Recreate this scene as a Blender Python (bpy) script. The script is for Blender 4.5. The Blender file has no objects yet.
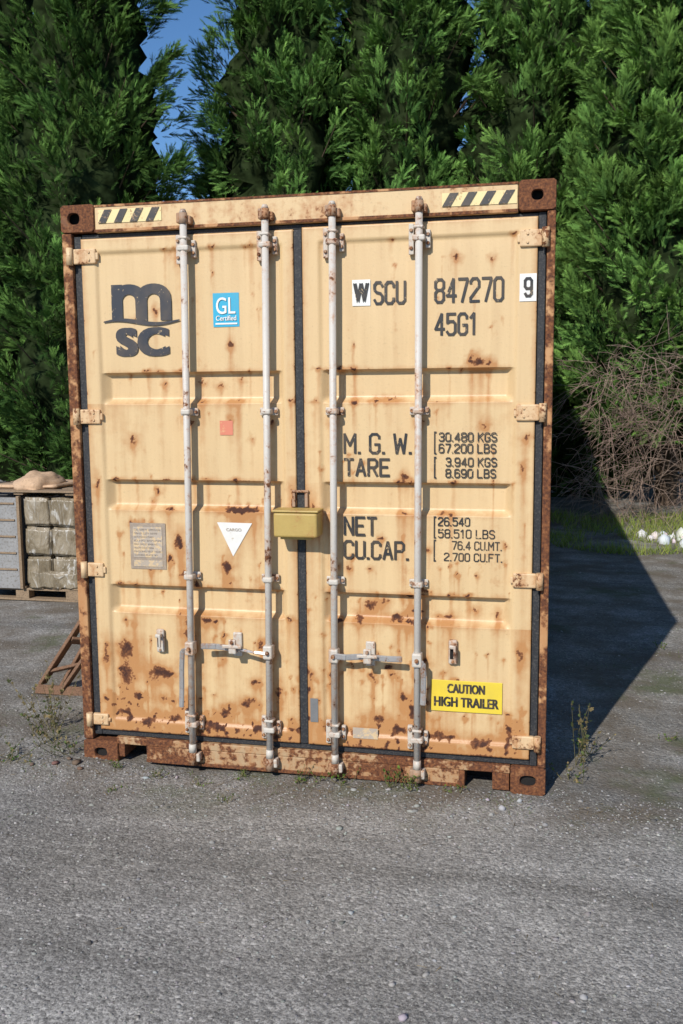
import bpy, bmesh, math, numpy as np
from mathutils import Vector, Matrix, noise as mn
rng=np.random.default_rng(7)
sc=bpy.context.scene
COL=sc.collection
sc.view_settings.view_transform='Standard'
try: sc.view_settings.look='None'
except Exception: pass
sc.view_settings.exposure=0; sc.view_settings.gamma=1

# ------------------------------------------------------------ node helpers
class NT:
    def __init__(s,name):
        s.m=bpy.data.materials.new(name); s.m.use_nodes=True
        s.t=s.m.node_tree; s.t.nodes.clear()
        s.out=s.t.nodes.new('ShaderNodeOutputMaterial')
    def n(s,ty,**kw):
        nd=s.t.nodes.new(ty)
        for k,v in kw.items(): setattr(nd,k,v)
        return nd
    def link(s,a,b): s.t.links.new(a,b)
    def put(s,sock,v):
        if isinstance(v,bpy.types.NodeSocket): s.link(v,sock)
        else:
            if hasattr(sock.default_value,'__len__') and len(sock.default_value)==4 and len(v)==3: v=(*v,1)
            sock.default_value=v
    def coord(s,scale=(1,1,1),loc=(0,0,0)):
        tc=s.n('ShaderNodeTexCoord'); mp=s.n('ShaderNodeMapping')
        s.link(tc.outputs['Object'],mp.inputs[0]); mp.inputs['Scale'].default_value=scale; mp.inputs['Location'].default_value=loc
        return mp.outputs[0]
    def noise(s,scale,detail=4,rough=.55,vec=None,dist=0):
        nd=s.n('ShaderNodeTexNoise'); nd.inputs['Scale'].default_value=scale; nd.inputs['Detail'].default_value=detail
        nd.inputs['Roughness'].default_value=rough; nd.inputs['Distortion'].default_value=dist
        s.link(vec if vec is not None else s.coord(),nd.inputs['Vector']); return nd.outputs['Fac']
    def ramp(s,fac,stops):
        nd=s.n('ShaderNodeValToRGB'); e=nd.color_ramp.elements
        while len(e)<len(stops): e.new(.5)
        for i,(p,c) in enumerate(stops):
            e[i].position=p
            if not hasattr(c,'__len__'): c=(c,c,c)
            e[i].color=(*c[:3],1)
        s.put(nd.inputs[0],fac); return nd.outputs[0]
    def mix(s,fac,a,b,mode='MIX'):
        nd=s.n('ShaderNodeMix'); nd.data_type='RGBA'; nd.blend_type=mode
        s.put(nd.inputs[0],fac); s.put(nd.inputs[6],a); s.put(nd.inputs[7],b); return nd.outputs[2]
    def math(s,op,a,b=0.0,clamp=False):
        nd=s.n('ShaderNodeMath',operation=op); nd.use_clamp=clamp
        s.put(nd.inputs[0],a); s.put(nd.inputs[1],b); return nd.outputs[0]
    def attr(s,name,out='Fac'):
        nd=s.n('ShaderNodeAttribute'); nd.attribute_name=name; return nd.outputs[out]
    def bump(s,h,strength=.3,dist=.01):
        nd=s.n('ShaderNodeBump'); nd.inputs['Strength'].default_value=strength; nd.inputs['Distance'].default_value=dist
        s.link(h,nd.inputs['Height']); return nd.outputs[0]
    def bsdf(s,color,rough=.6,metal=0.,normal=None,spec=.5):
        nd=s.n('ShaderNodeBsdfPrincipled'); s.put(nd.inputs['Base Color'],color); s.put(nd.inputs['Roughness'],rough)
        s.put(nd.inputs['Metallic'],metal)
        if 'Specular IOR Level' in nd.inputs: nd.inputs['Specular IOR Level'].default_value=spec
        if normal is not None: s.link(normal,nd.inputs['Normal'])
        return nd.outputs[0]
    def finish(s,sh): s.link(sh,s.out.inputs[0]); return s.m

RUST_D=(.055,.02,.012); RUST_M=(.16,.058,.022); RUST_L=(.42,.19,.07)
def rusty(name,base,amount=.3,use_attr=False,rough=.5,dirt=.35,fine=1.0,metal=0.0,streak=.5):
    """painted steel with rust; amount: .5 = about half of the surface rusted"""
    t=NT(name)
    n1=t.noise(2.3*fine,4,.65); n2=t.noise(19*fine,4,.65); n3=t.noise(80,2,.65)
    st=t.noise(1.0,4,.6,vec=t.coord((17,17,.9)))
    f=t.math('ADD',t.math('MULTIPLY',n1,.55),t.math('MULTIPLY',n2,.45))
    f=t.math('ADD',f,amount-.5)
    g=t.ramp(f,[(.5,0),(.55,1)])
    gh=t.ramp(t.math('ADD',f,t.math('MULTIPLY',t.math('SUBTRACT',st,.5),streak)),[(.42,0),(.58,.8)])
    b=Vector(base)
    col=t.mix(n1,tuple(b*.86),tuple(b*1.1))
    grime=t.ramp(t.math('ADD',t.math('MULTIPLY',st,streak),t.math('MULTIPLY',n1,1-streak)),[(.42,0),(.75,dirt)])
    col=t.mix(grime,col,tuple(Vector((b.x*.58,b.y*.47,b.z*.42))))
    col=t.mix(t.ramp(n3,[(.6,0),(.75,.35*dirt)]),col,(.12,.09,.06))
    col=t.mix(gh,col,RUST_L)
    rcol=t.ramp(n3,[(.3,RUST_D),(.55,RUST_M),(.78,(.29,.12,.045))])
    col=t.mix(g,col,rcol); fac=g
    if use_attr:
        a=t.attr('rust'); a2=t.attr('stain')
        nn=t.math('SUBTRACT',n2,.5)
        f2=t.math('ADD',t.math('ADD',a,t.math('MULTIPLY',nn,1.6)),t.math('MULTIPLY',t.math('SUBTRACT',n3,.5),.7))
        hl=t.math('ADD',t.math('ADD',a2,t.math('MULTIPLY',t.math('SUBTRACT',st,.5),.6)),t.math('MULTIPLY',nn,.5))
        halo=t.ramp(hl,[(.08,0),(.7,.88)])
        core=t.ramp(f2,[(.44,0),(.56,1)]); cc=t.ramp(f2,[(.48,(.3,.125,.045)),(.66,RUST_M),(.95,RUST_D)])
        col=t.mix(halo,col,(.42,.185,.06)); col=t.mix(core,col,cc); fac=t.math('MAXIMUM',g,core)
    r=t.math('ADD',t.math('MULTIPLY',fac,.88-rough),rough)
    return t.finish(t.bsdf(col,r,metal,t.bump(n3,.16,.004),.4))

def plain(name,base,rough=.6,var=.25,scale=12,bump=.2,spec=.4,metal=0,dark=None):
    t=NT(name); b=Vector(base); n=t.noise(scale,4,.6); n2=t.noise(scale*6,2)
    c=t.mix(n,tuple(b*(1-var)),tuple(b*(1+var)))
    if dark: c=t.mix(t.ramp(n2,[(.5,0),(.7,.7)]),c,dark)
    return t.finish(t.bsdf(c,rough,metal,t.bump(n2,bump,.004),spec))

CREAM=(.66,.47,.25)
M_door=rusty('cream_paint_door',CREAM,.31,True,rough=.42,dirt=.42)
M_head=rusty('cream_paint_header',CREAM,.43,rough=.5,dirt=.5,fine=1.4,streak=.35)
M_sill=rusty('cream_paint_sill',(.44,.30,.17),.52,rough=.6,dirt=.9,fine=1.5,streak=.35)
M_side=rusty('cream_paint_side',CREAM,.4,rough=.5,dirt=.5)
M_post=rusty('rusty_post',(.5,.27,.12),.56,rough=.65,dirt=.7,fine=.8)
M_cast=rusty('rusted_casting',(.15,.065,.035),.62,rough=.8,dirt=.8,fine=1.5)
M_bar=rusty('galvanised_bar',(.57,.53,.475),.42,rough=.5,dirt=.5,fine=2.2,streak=.4)
M_brk=rusty('galvanised_bracket',(.56,.51,.44),.44,rough=.5,dirt=.6,fine=3)
M_rust=rusty('cam_rust',(.36,.24,.16),.5,rough=.7,dirt=.7,fine=4)
M_hinge=rusty('hinge_paint',(.66,.46,.26),.45,rough=.5,dirt=.6,fine=3)
M_steel=rusty('worn_handle_steel',(.42,.41,.40),.4,rough=.38,dirt=.6,fine=4,metal=.4)
M_rub=plain('black_rubber',(.022,.023,.026),.65,.4,20,.3,dark=(.08,.075,.07))
M_dark=plain('near_black_fill',(.012,.01,.009),.9)  # near-black; where it fills openings it stands for their shade
M_box=rusty('mustard_paint_lockbox',(.47,.33,.10),.37,rough=.5,dirt=.6,fine=4,streak=.3)

def worn(name,color,peel=.5,under=CREAM,rough=.5):
    t=NT(name); n=t.math('ADD',t.math('MULTIPLY',t.noise(22,4,.7),.6),t.math('MULTIPLY',t.noise(90,2,.6),.4))
    c=t.mix(t.ramp(n,[(peel,0),(peel+.05,.75)]),color,under)
    c=t.mix(t.ramp(t.noise(7,3),[(.4,0),(.75,.22)]),c,(.3,.2,.1))
    return t.finish(t.bsdf(c,rough))
M_ink=worn('stencil_black',(.018,.018,.02),.59)
M_ink2=worn('logo_black',(.022,.025,.035),.60)
M_white=worn('label_white',(.75,.74,.7),.6,(.5,.42,.28))
M_blue=worn('label_blue',(.02,.36,.55),.64,(.5,.5,.5))
M_red=worn('label_faded_red',(.62,.2,.12),.6,(.66,.42,.2))
M_yel=worn('label_yellow',(.74,.55,.04),.64,(.5,.4,.1))
M_plate=worn('data_plate_metal',(.3,.24,.19),.5,(.38,.3,.22))
M_pale=worn('label_pale_dirty',(.42,.35,.28),.5)

# ------------------------------------------------------------ mesh helpers
def empty(name,loc=(0,0,0)):
    e=bpy.data.objects.new(name,None); e.empty_display_size=.2; COL.objects.link(e); return e
def obj(name,me,mat=None,parent=None,smooth=False):
    o=bpy.data.objects.new(name,me); COL.objects.link(o)
    if mat: me.materials.append(mat)
    if parent: o.parent=parent
    if smooth:
        me.polygons.foreach_set('use_smooth',np.ones(len(me.polygons),bool))
    return o
def mesh_np(name,V,F,col=None,attr=None):
    me=bpy.data.meshes.new(name); V=np.asarray(V,np.float32); F=np.asarray(F,np.int32); k=F.shape[1]
    me.vertices.add(len(V)); me.vertices.foreach_set('co',V.ravel())
    me.loops.add(F.size); me.loops.foreach_set('vertex_index',F.ravel())
    me.polygons.add(len(F)); me.polygons.foreach_set('loop_start',np.arange(0,F.size,k,dtype=np.int32))
    try: me.polygons.foreach_set('loop_total',np.full(len(F),k,np.int32))
    except Exception: pass
    if col is not None:
        a=me.color_attributes.new('Col','FLOAT_COLOR','POINT'); c=np.ones((len(V),4),np.float32); c[:,:3]=col; a.data.foreach_set('color',c.ravel())
    if attr is not None:
        for nm,v in attr.items():
            a=me.attributes.new(nm,'FLOAT','POINT'); a.data.foreach_set('value',np.asarray(v,np.float32).ravel())
    me.update(calc_edges=True); me.validate(); return me
def bm_obj(name,bm,mat,parent,smooth=False):
    me=bpy.data.meshes.new(name); bm.normal_update(); bm.to_mesh(me); bm.free(); return obj(name,me,mat,parent,smooth)
def bm_box(bm,x0,x1,y0,y1,z0,z1,bev=.004,rot=None,seg=2):
    r=bmesh.ops.create_cube(bm,size=1); vs=r['verts']
    M=Matrix.Translation(((x0+x1)/2,(y0+y1)/2,(z0+z1)/2))
    if rot is not None: M=M@rot
    M=M@Matrix.Diagonal((x1-x0,y1-y0,z1-z0,1))
    bmesh.ops.transform(bm,matrix=M,verts=vs)
    if bev>0:
        es=list({e for v in vs for e in v.link_edges})
        bmesh.ops.bevel(bm,geom=es,offset=bev,segments=seg,affect='EDGES',profile=.5)
def box(name,x0,x1,y0,y1,z0,z1,mat,parent,bev=.004,rot=None):
    bm=bmesh.new(); bm_box(bm,x0,x1,y0,y1,z0,z1,bev,rot); return bm_obj(name,bm,mat,parent)
def bm_cyl(bm,a,b,r0,r1=None,seg=14):
    a=Vector(a);b=Vector(b);d=b-a;L=d.length
    if r1 is None: r1=r0
    r=bmesh.ops.create_cone(bm,cap_ends=True,cap_tris=False,segments=seg,radius1=r0,radius2=r1,depth=L)
    q=Vector((0,0,1)).rotation_difference(d.normalized())
    bmesh.ops.transform(bm,matrix=Matrix.Translation((a+b)/2)@q.to_matrix().to_4x4(),verts=r['verts'])
    for v in r['verts']:
        for f in v.link_faces:
            if len(f.verts)==4: f.smooth=True
def tubes(name,lines,mat,parent=None,k=5):
    V=[];F=[];o=0
    for P,r0,r1 in lines:
        P=np.asarray(P,float);n=len(P)
        T=np.gradient(P,axis=0);T/=np.linalg.norm(T,axis=1)[:,None]+1e-9
        A=np.cross(T,[.3,.2,.93]);A/=np.linalg.norm(A,axis=1)[:,None]+1e-9;B=np.cross(T,A)
        R=np.linspace(r0,r1,n)[:,None,None]
        an=np.arange(k)*2*np.pi/k
        ring=P[:,None,:]+R*(np.cos(an)[None,:,None]*A[:,None,:]+np.sin(an)[None,:,None]*B[:,None,:])
        V.append(ring.reshape(-1,3))
        i=np.arange(n-1)[:,None]*k;j=np.arange(k)[None,:];j2=(j+1)%k
        f=np.stack([i+j,i+j2,i+k+j2,i+k+j],-1).reshape(-1,4)+o
        F.append(f);o+=n*k
    me=mesh_np(name,np.concatenate(V),np.concatenate(F)); return obj(name,me,mat,parent,True)
def nz(v):return v/(np.linalg.norm(v,axis=-1,keepdims=True)+1e-9)

# ------------------------------------------------------------ camera
cx,cy,cz,yaw,pit,roll,f=1.17694,-4.42678,1.94548,-.2137,.12481,-.00861,927.369
fw=Vector((math.sin(yaw)*math.cos(pit),math.cos(yaw)*math.cos(pit),-math.sin(pit)))
r=Vector((math.cos(yaw),-math.sin(yaw),0)); u=r.cross(fw)
r2=r*math.cos(roll)+u*math.sin(roll); u2=-r*math.sin(roll)+u*math.cos(roll)
cam=bpy.data.cameras.new('camera'); co=bpy.data.objects.new('camera',cam); COL.objects.link(co)
cam.sensor_fit='VERTICAL'; cam.sensor_height=24; cam.lens=f/1024*24; cam.clip_end=2000
M=Matrix((r2,u2,-fw)).transposed().to_4x4(); M.translation=(cx,cy,cz); co.matrix_world=M; sc.camera=co

# ------------------------------------------------------------ light
sd=Vector((-.2299,-.7710,.5939)).normalized()
sl=bpy.data.lights.new('sun','SUN'); sl.energy=4.8; sl.angle=math.radians(.5); sl.color=(1,.955,.88)
so=bpy.data.objects.new('sun',sl); COL.objects.link(so); so.rotation_euler=sd.to_track_quat('Z','Y').to_euler(); so.location=(-5,-15,12)
w=bpy.data.worlds.new('World'); sc.world=w; w.use_nodes=True
wt=w.node_tree; bg=wt.nodes.get('Background') or wt.nodes.new('ShaderNodeBackground')
sky=wt.nodes.new('ShaderNodeTexSky'); sky.sky_type='NISHITA'; sky.sun_disc=False
sky.sun_elevation=math.asin(sd.z); sky.sun_rotation=math.atan2(sd.x,sd.y)%(2*math.pi)
sky.altitude=1800; sky.air_density=1.0; sky.dust_density=.0; sky.ozone_density=3.
hs=wt.nodes.new('ShaderNodeHueSaturation'); hs.inputs['Saturation'].default_value=1.15
wt.links.new(sky.outputs[0],hs.inputs['Color']); wt.links.new(hs.outputs[0],bg.inputs[0]); bg.inputs[1].default_value=.135

# ============================================================ CONTAINER
C=empty('shipping_container')
HW=1.219;H=2.896;L=12.19
spots=[ # x,z,rx,rz,strength,drip
(-.879,1.724,.02,.026,1.,.15),(-.957,.63,.042,.045,1.1,.2),(-.965,.50,.036,.07,1.,.25),(-.80,.51,.05,.036,1.1,.2),(-.73,.50,.03,.024,.9,.15),
(-.9,.37,.03,.015,.8,.1),(-.64,1.2,.022,.04,1.1,.3),(-.62,1.05,.015,.04,.9,.2),(-.389,1.083,.022,.04,1.1,.25),(-.37,1.0,.02,.016,.8,.1),
(-.307,1.378,.09,.012,.85,.1),(-.34,1.37,.04,.01,.9,.12),(-.73,2.379,.014,.016,.9,.12),(-.51,.80,.04,.022,.9,.15),(-.6,.74,.03,.05,1.,.2),
(-.25,.48,.02,.02,.9,.15),(-.3,.36,.03,.02,1.,.12),(-.42,.31,.035,.02,.9,.1),(-.12,.42,.015,.045,.9,.15),(-.34,2.2,.014,.02,.8,.2),
(-.3,2.03,.015,.014,.6,.25),(-.98,.28,.04,.02,.9,.1),(-.85,.24,.05,.02,.9,.1),(-.7,.26,.04,.02,.9,.1),(-.5,.24,.05,.02,.9,.1),(-.2,.24,.05,.02,.9,.1),
(.885,2.096,.028,.022,1.1,.3),(.84,2.10,.014,.016,1.,.2),(.93,2.08,.014,.02,.8,.3),(.531,1.55,.02,.022,.9,.2),(.603,1.969,.015,.014,.9,.15),(.45,1.93,.04,.009,.8,.1),
(.35,.9,.03,.03,1.,.15),(.42,.93,.025,.016,.8,.1),(.482,.845,.04,.018,1.,.15),(.58,.88,.022,.03,1.,.2),(.3,.84,.03,.022,.9,.2),(.74,.86,.035,.014,.9,.15),(.87,.9,.02,.015,.8,.2),
(.98,.88,.014,.03,.8,.2),(.45,.6,.018,.014,.8,.15),(.36,.56,.014,.022,.8,.2),(.4,.33,.035,.026,1.,.12),(.5,.28,.05,.02,1.,.1),(.3,.25,.06,.02,1.,.1),(.15,.26,.04,.03,1.,.1),
(.7,.26,.05,.02,.9,.1),(.9,.24,.05,.02,.9,.1),(1.05,.28,.03,.04,.9,.1),(.52,.45,.02,.022,.9,.2),(.16,.55,.015,.04,.9,.2),(.57,.36,.02,.05,1.,.15),
(.07,1.37,.02,.06,1.,.3),(-.03,1.4,.015,.08,.9,.3),(.33,1.62,.01,.012,.7,.1),(1.09,1.6,.012,.025,.8,.2),(1.09,.7,.015,.04,.9,.2),(-1.07,.6,.015,.05,.9,.2),(-1.08,1.5,.012,.04,.8,.2)]
for bx in (-.575,-.156,.18,.594):
    for bz in (1.87,1.04,.25,2.68,.68): spots.append((bx+rng.uniform(-.03,.03),bz-.05,.02,.02,.8,.32))
for i in range(210):
    z=.2+2.4*rng.random()**2.4; k=rng.random()**3; spots.append((rng.uniform(-1.1,1.12),z,.003+.015*k,.003+.014*k,rng.uniform(.6,1.15),rng.uniform(.02,.25)))
for i in range(34): # chip clusters
    z=.22+1.3*rng.random()**2.2; x=rng.uniform(-1.05,1.08)
    for _ in range(rng.integers(3,10)): k=rng.random()**2; spots.append((x+rng.normal(0,.045),z+rng.normal(0,.03),.003+.011*k,.003+.011*k,rng.uniform(.7,1.1),.08))
for i in range(60): # run-downs from rib edges
    zt=[2.071,1.915,1.525,1.37,.972,.825,2.67][rng.integers(0,7)]; spots.append((rng.uniform(-1.03,1.05),zt+.004,rng.uniform(.004,.018),.006,rng.uniform(.6,1.1),rng.uniform(.1,.3)))
RE=[(2.071,1.915),(1.525,1.37),(.972,.825)]
def door(name,x0,x1,z0,z1,ix0,ix1,iz0,iz1):
    xs=np.arange(x0,x1+.0001,(x1-x0)/round((x1-x0)/.0075))
    base=np.linspace(z0,z1,320); zs=np.unique(np.concatenate([base]+[np.linspace(a-.008,a+.008,9) for e in RE for a in e]))
    X,Z=np.meshgrid(xs,zs)
    lin=lambda a,b,x:np.clip((x-a)/(b-a),0,1)
    inx=lin(ix0,ix0+.014,X)*lin(-ix1,-ix1+.014,-X); inz=lin(iz0,iz0+.014,Z)*lin(-iz1,-iz1+.014,-Z)
    Y=.012*inx*inz
    gx=lin(ix0+.012,ix0+.045,X)*lin(-ix1+.012,-ix1+.045,-X)
    for zt,zb in RE:
        Y+=.036*gx*lin(-zt,-zt+.012,-Z)*lin(zb-.005,zb+.022,Z)
    def NZ(sx,sz,o,amp=1): return amp*np.array([mn.noise(Vector((a*sx,b*sz,o))) for a,b in zip(X.ravel(),Z.ravel())]).reshape(X.shape)
    Y+=.004*NZ(1.7,1.7,3.1)*inx*inz+.0018*NZ(6,6,5.)*inx*inz
    wx=X+NZ(38,30,1.,.018)+NZ(90,90,4.,.008); wz=Z+NZ(38,30,7.,.018)+NZ(90,90,14.,.008)
    R=np.zeros_like(X);St=np.zeros_like(X)
    for sx,sz,rx,rz,s,dr in spots:
        m=(abs(X-sx)<.2)&(Z-sz<.15)&(Z-sz>-dr*4-.15)
        dx=wx[m]-sx;dz=wz[m]-sz
        R[m]+=s*np.exp(-(dx/rx)**2-(dz/rz)**2)
        St[m]+=.7*s*np.exp(-(dx/(rx*1.7+.003))**2-(dz/(rz*1.7+.003))**2)
        St[m]+=.55*s*np.exp(-((X[m]+(wx[m]-X[m])*.3-sx)/(rx*.7+.002))**2)*np.where(dz<0,np.exp(dz/dr),0)
    ed=np.minimum.reduce([X-x0,x1-X,Z-z0,z1-Z]); R+=.34*np.exp(-ed/.009); St+=.4*np.exp(-ed/.02)
    n1=NZ(5,2,9.)
    for zt,zb in RE:
        R+=np.clip(n1+.15,0,1)*.8*np.exp(-((Z-zt)/.007)**2)*gx
        R+=np.clip(n1+.0,0,1)*.8*np.exp(-((Z-zb)/.009)**2)*gx
        St+=.3*np.exp(-((Z-zt)/.014)**2)*gx+.25*np.exp(-((Z-zb)/.02)**2)*gx
        St+=np.clip(n1,0,1)*.75*np.where(Z<zb,np.exp((Z-zb)/.14),0)
    low=np.exp(-(Z-z0)/.08); R+=.27*low*np.clip(.8+NZ(7,4,22.)*1.6,0,1.6); St+=.36*np.exp(-(Z-z0)/.2)
    R=np.clip(R,0,1.15);St=np.clip(St,0,1.1)
    ny,nx=X.shape; V=np.stack([X,Y,Z],-1).reshape(-1,3)
    idx=np.arange(nx*ny).reshape(ny,nx)
    F=np.stack([idx[:-1,:-1],idx[:-1,1:],idx[1:,1:],idx[1:,:-1]],-1).reshape(-1,4)
    rim=np.concatenate([idx[0,:],idx[1:,-1],idx[-1,-2::-1],idx[-2:0:-1,0]])
    Vb=V[rim].copy(); Vb[:,1]=.06; nb=len(V); k=len(rim)
    a=np.arange(k); b=(a+1)%k
    F2=np.stack([rim[b],rim[a],nb+a,nb+b],-1)
    me=mesh_np(name,np.concatenate([V,Vb]),np.concatenate([F,F2]),attr={'rust':np.concatenate([R.ravel(),R.ravel()[rim]]),'stain':np.concatenate([St.ravel(),St.ravel()[rim]])})
    return obj(name,me,M_door,C)
door('door_left',-1.118,-.012,.176,2.738,-1.045,-.066,.235,2.675)
door('door_right',.034,1.14,.176,2.745,.112,1.055,.235,2.68)
box('gasket_left',-1.162,-1.121,.014,.06,.14,2.755,M_rub,C,.004)
box('gasket_right',1.143,1.178,.014,.06,.14,2.765,M_rub,C,.004)
box('gasket_top',-1.12,1.142,.016,.06,2.741,2.762,M_rub,C,.003)
box('gasket_bottom',-1.12,1.142,.016,.06,.142,.173,M_rub,C,.003)
box('gasket_center',-.009,.031,.004,.06,.176,2.738,M_rub,C,.004)
box('door_backing',-1.16,1.18,.065,.09,.12,2.77,M_dark,C,0)
box('corner_post_left',-1.219,-1.165,-.006,.15,.118,2.768,M_post,C,.006)
box('corner_post_right',1.181,1.219,-.006,.15,.14,2.768,M_post,C,.006)
box('header',-1.035,1.05,-.004,.15,2.766,2.9,M_head,C,.006)
box('header_lip',-1.035,1.05,-.012,-.005,2.766,2.781,M_post,C,.002)
box('header_top_edge',-1.035,1.05,-.0075,-.0045,2.889,2.9,M_post,C,.001)
box('sill_upper',-1.03,1.05,-.004,.15,.1,.139,M_sill,C,.004)
box('sill_lower',-.86,.82,-.002,.15,.012,.099,M_sill,C,.004)
box('sill_edge',-.86,.82,-.008,-.0025,.012,.03,M_cast,C,.002)
box('sill_end_left',-1.018,-.985,-.002,.15,.03,.099,M_cast,C,.003)
box('sill_end_right',.965,1.047,-.002,.15,.012,.099,M_cast,C,.003)
box('sill_pocket_frame',.80,.83,-.006,.15,.0,.098,M_cast,C,.003)
box('sill_shade_slab',-1.02,1.05,.152,.2,0.01,.12,M_dark,C,0)  # dark slab, paints the shade behind the sill openings
def casting(name,x0,x1,z0,z1,y0=-.012,d=.17,hr=(.052,.026),off=0,dp=.055):
    cxx=(x0+x1)/2+off; czz=(z0+z1)/2; n=40; outer=[];inner=[]
    for i in range(n):
        a=2*math.pi*(i+.5)/n; c,s=math.cos(a),math.sin(a)
        k=1/max(abs(c),abs(s))
        ox=(x1-x0)/2*max(-1,min(1,c*k)); oz=(z1-z0)/2*max(-1,min(1,s*k))
        outer.append(((x0+x1)/2+ox,czz+oz)); p=.7
        inner.append((cxx+hr[0]*math.copysign(abs(c)**p,c)*.75,czz+hr[1]*math.copysign(abs(s)**.9,s)))
    bm=bmesh.new()
    def ring(pts,y,sc_=1.): return [bm.verts.new((cxx+(px-cxx)*sc_,y,czz+(pz-czz)*sc_)) for px,pz in pts]
    A=ring(outer,y0+.006);A0=ring(outer,y0,.965);B0=ring(inner,y0,1.12);B=ring(inner,y0+.008);Bk=ring(inner,y0+.02);Ab=ring(outer,y0+d)
    for P,Q in ((Ab,A),(A,A0),(A0,B0),(B0,B),(B,Bk)):
        for i in range(n):
            j=(i+1)%n; bm.faces.new((P[i],P[j],Q[j],Q[i]))
    bm.faces.new(Ab)
    o=bm_obj(name,bm,M_cast,C)
    box(name+'_shade_plate',cxx-.07,cxx+.07,y0+dp,y0+dp+.01,czz-.05,czz+.05,M_dark,C,0)  # dark plate in place of the shade inside the casting hole
casting('corner_casting_top_left',-1.219,-1.035,2.77,2.906,hr=(.04,.027),off=-.02)
casting('corner_casting_top_right',1.052,1.219,2.77,2.906,hr=(.034,.022),off=0)
casting('corner_casting_bottom_right',1.052,1.222,0,.139,hr=(.05,.027),dp=.024)
casting('corner_casting_bottom_left',-1.221,-1.02,-.02,.115,hr=(.045,.025),dp=.024)
def corr(name,fn,mat):
    ys=[.15];off=[0]; y=.15
    while y<L-.15:
        for dy,o in ((.07,0),(.068,.036),(.07,.036),(.068,0)):
            y=min(y+dy,L-.1); ys.append(y); off.append(o)
    V=[];F=[]
    for i,(yy,o) in enumerate(zip(ys,off)): V+=fn(yy,o)
    for i in range(len(ys)-1): F.append((2*i,2*i+1,2*i+3,2*i+2))
    return obj(name,mesh_np(name,V,F),mat,C)
corr('side_wall_right',lambda y,o:[(1.205-o,y,.15),(1.205-o,y,2.82)],M_side)
corr('side_wall_left',lambda y,o:[(-1.205+o,y,.15),(-1.205+o,y,2.82)],M_side)
corr('roof',lambda y,o:[(-1.16,y,2.885-o*.5),(1.16,y,2.885-o*.5)],M_side)
for s,nm in ((-1,'left'),(1,'right')):
    a,b=sorted((s*1.215,s*1.15))
    box('top_rail_'+nm,a,b,.16,L-.15,2.81,2.888,M_side,C); box('bottom_rail_'+nm,a,b,.16,L-.15,.03,.16,M_sill,C)
    box('rear_post_'+nm,a,b,L-.15,L,.0,2.89,M_post,C)
box('rear_wall',-1.15,1.15,L-.06,L-.02,.05,2.87,M_side,C); box('floor',-1.14,1.14,.2,L-.1,.1,.15,M_dark,C,0)
bars=[((-.549,2.815),(-.58,.09)),((-.135,2.81),(-.161,.095)),((.193,2.812),(.181,.09)),((.603,2.808),(.598,.09))]
YB=-.045
bm=bmesh.new()
for (xt,zt),(xb,zb) in bars: bm_cyl(bm,(xb,YB,zb-.03),(xt,YB,zt+.02),.0172,seg=20)
bm_obj('locking_bars',bm,M_bar,C)
bk=bmesh.new();rs=bmesh.new();bolts=bmesh.new()
def barx(b,z):
    (xt,zt),(xb,zb)=b; return xb+(xt-xb)*(z-zb)/(zt-zb)
for b in bars:
    for z in (1.871,1.036):
        x=barx(b,z)
        bm_box(bk,x-.046,x+.046,-.008,.004,z-.019,z+.019,.003)
        bm_box(bk,x-.025,x+.025,-.07,-.009,z-.014,z+.014,.009,seg=3)
        for s in (-.036,.036): bm_cyl(bolts,(x+s,-.009,z),(x+s,-.018,z),.009,.007,8)
    for z,h in ((2.665,.07),(.255,.06)):
        x=barx(b,z)
        bm_box(bk,x-.052,x-.027,-.018,.006,z-h,z+h,.004)
        bm_box(bk,x+.027,x+.05,-.018,.006,z-h*.6,z+h*.6,.004)
        bm_box(bk,x-.03,x+.03,-.066,-.012,z-.014,z+.014,.008,seg=3)
        bm_box(bk,x-.024,x+.024,-.065,-.012,z+.042,z+.056,.006,seg=3)
        for s,q in ((-.04,.04),(-.04,-.04),(.039,.02),(.039,-.02)): bm_cyl(bolts,(x+s,-.018,z+q),(x+s,-.028,z+q),.009,.007,8)
    x=barx(b,2.82)
    bm_cyl(rs,(x,YB,2.78),(x,YB,2.832),.022,.021,12); bm_cyl(bk,(x,YB,2.832),(x,YB,2.85),.02,.012,12)
    bm_box(rs,x-.036,x-.016,-.05,-.0,2.785,2.835,.006); bm_box(rs,x+.016,x+.036,-.04,-.0,2.78,2.82,.006)
    x=barx(b,.09)
    bm_cyl(rs,(x,YB,.04),(x,YB,.105),.0225,.021,12); bm_cyl(bk,(x,YB,.105),(x,YB,.15),.021,.019,12)
    bm_box(rs,x-.038,x-.016,-.045,-.003,.058,.098,.006); bm_box(bk,x+.016,x+.038,-.05,-.003,.053,.098,.006)
bm_obj('bar_brackets',bk,M_brk,C); bm_obj('bar_cams_and_keepers',rs,M_rust,C)
hb=bmesh.new()
def flatbar(bm,pts,w=.026,t=.012):
    for a,b in zip(pts[:-1],pts[1:]):
        a=Vector(a);b=Vector(b);d=b-a
        q=Vector((1,0,0)).rotation_difference(d.normalized()).to_matrix().to_4x4()
        r_=bmesh.ops.create_cube(bm,size=1)
        bmesh.ops.transform(bm,matrix=Matrix.Translation((a+b)/2)@q@Matrix.Diagonal((d.length+.006,t,w,1)),verts=r_['verts'])
        es=list({e for v in r_['verts'] for e in v.link_edges}); bmesh.ops.bevel(bm,geom=es,offset=.004,segments=2,affect='EDGES')
flatbar(hb,[(-.16,-.075,.66),(-.22,-.078,.665),(-.30,-.065,.675),(-.43,-.065,.683),(-.505,-.072,.683)],.03)
flatbar(hb,[(.185,-.075,.668),(.25,-.078,.665),(.33,-.065,.67),(.45,-.065,.664),(.525,-.072,.668)],.03)
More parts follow.
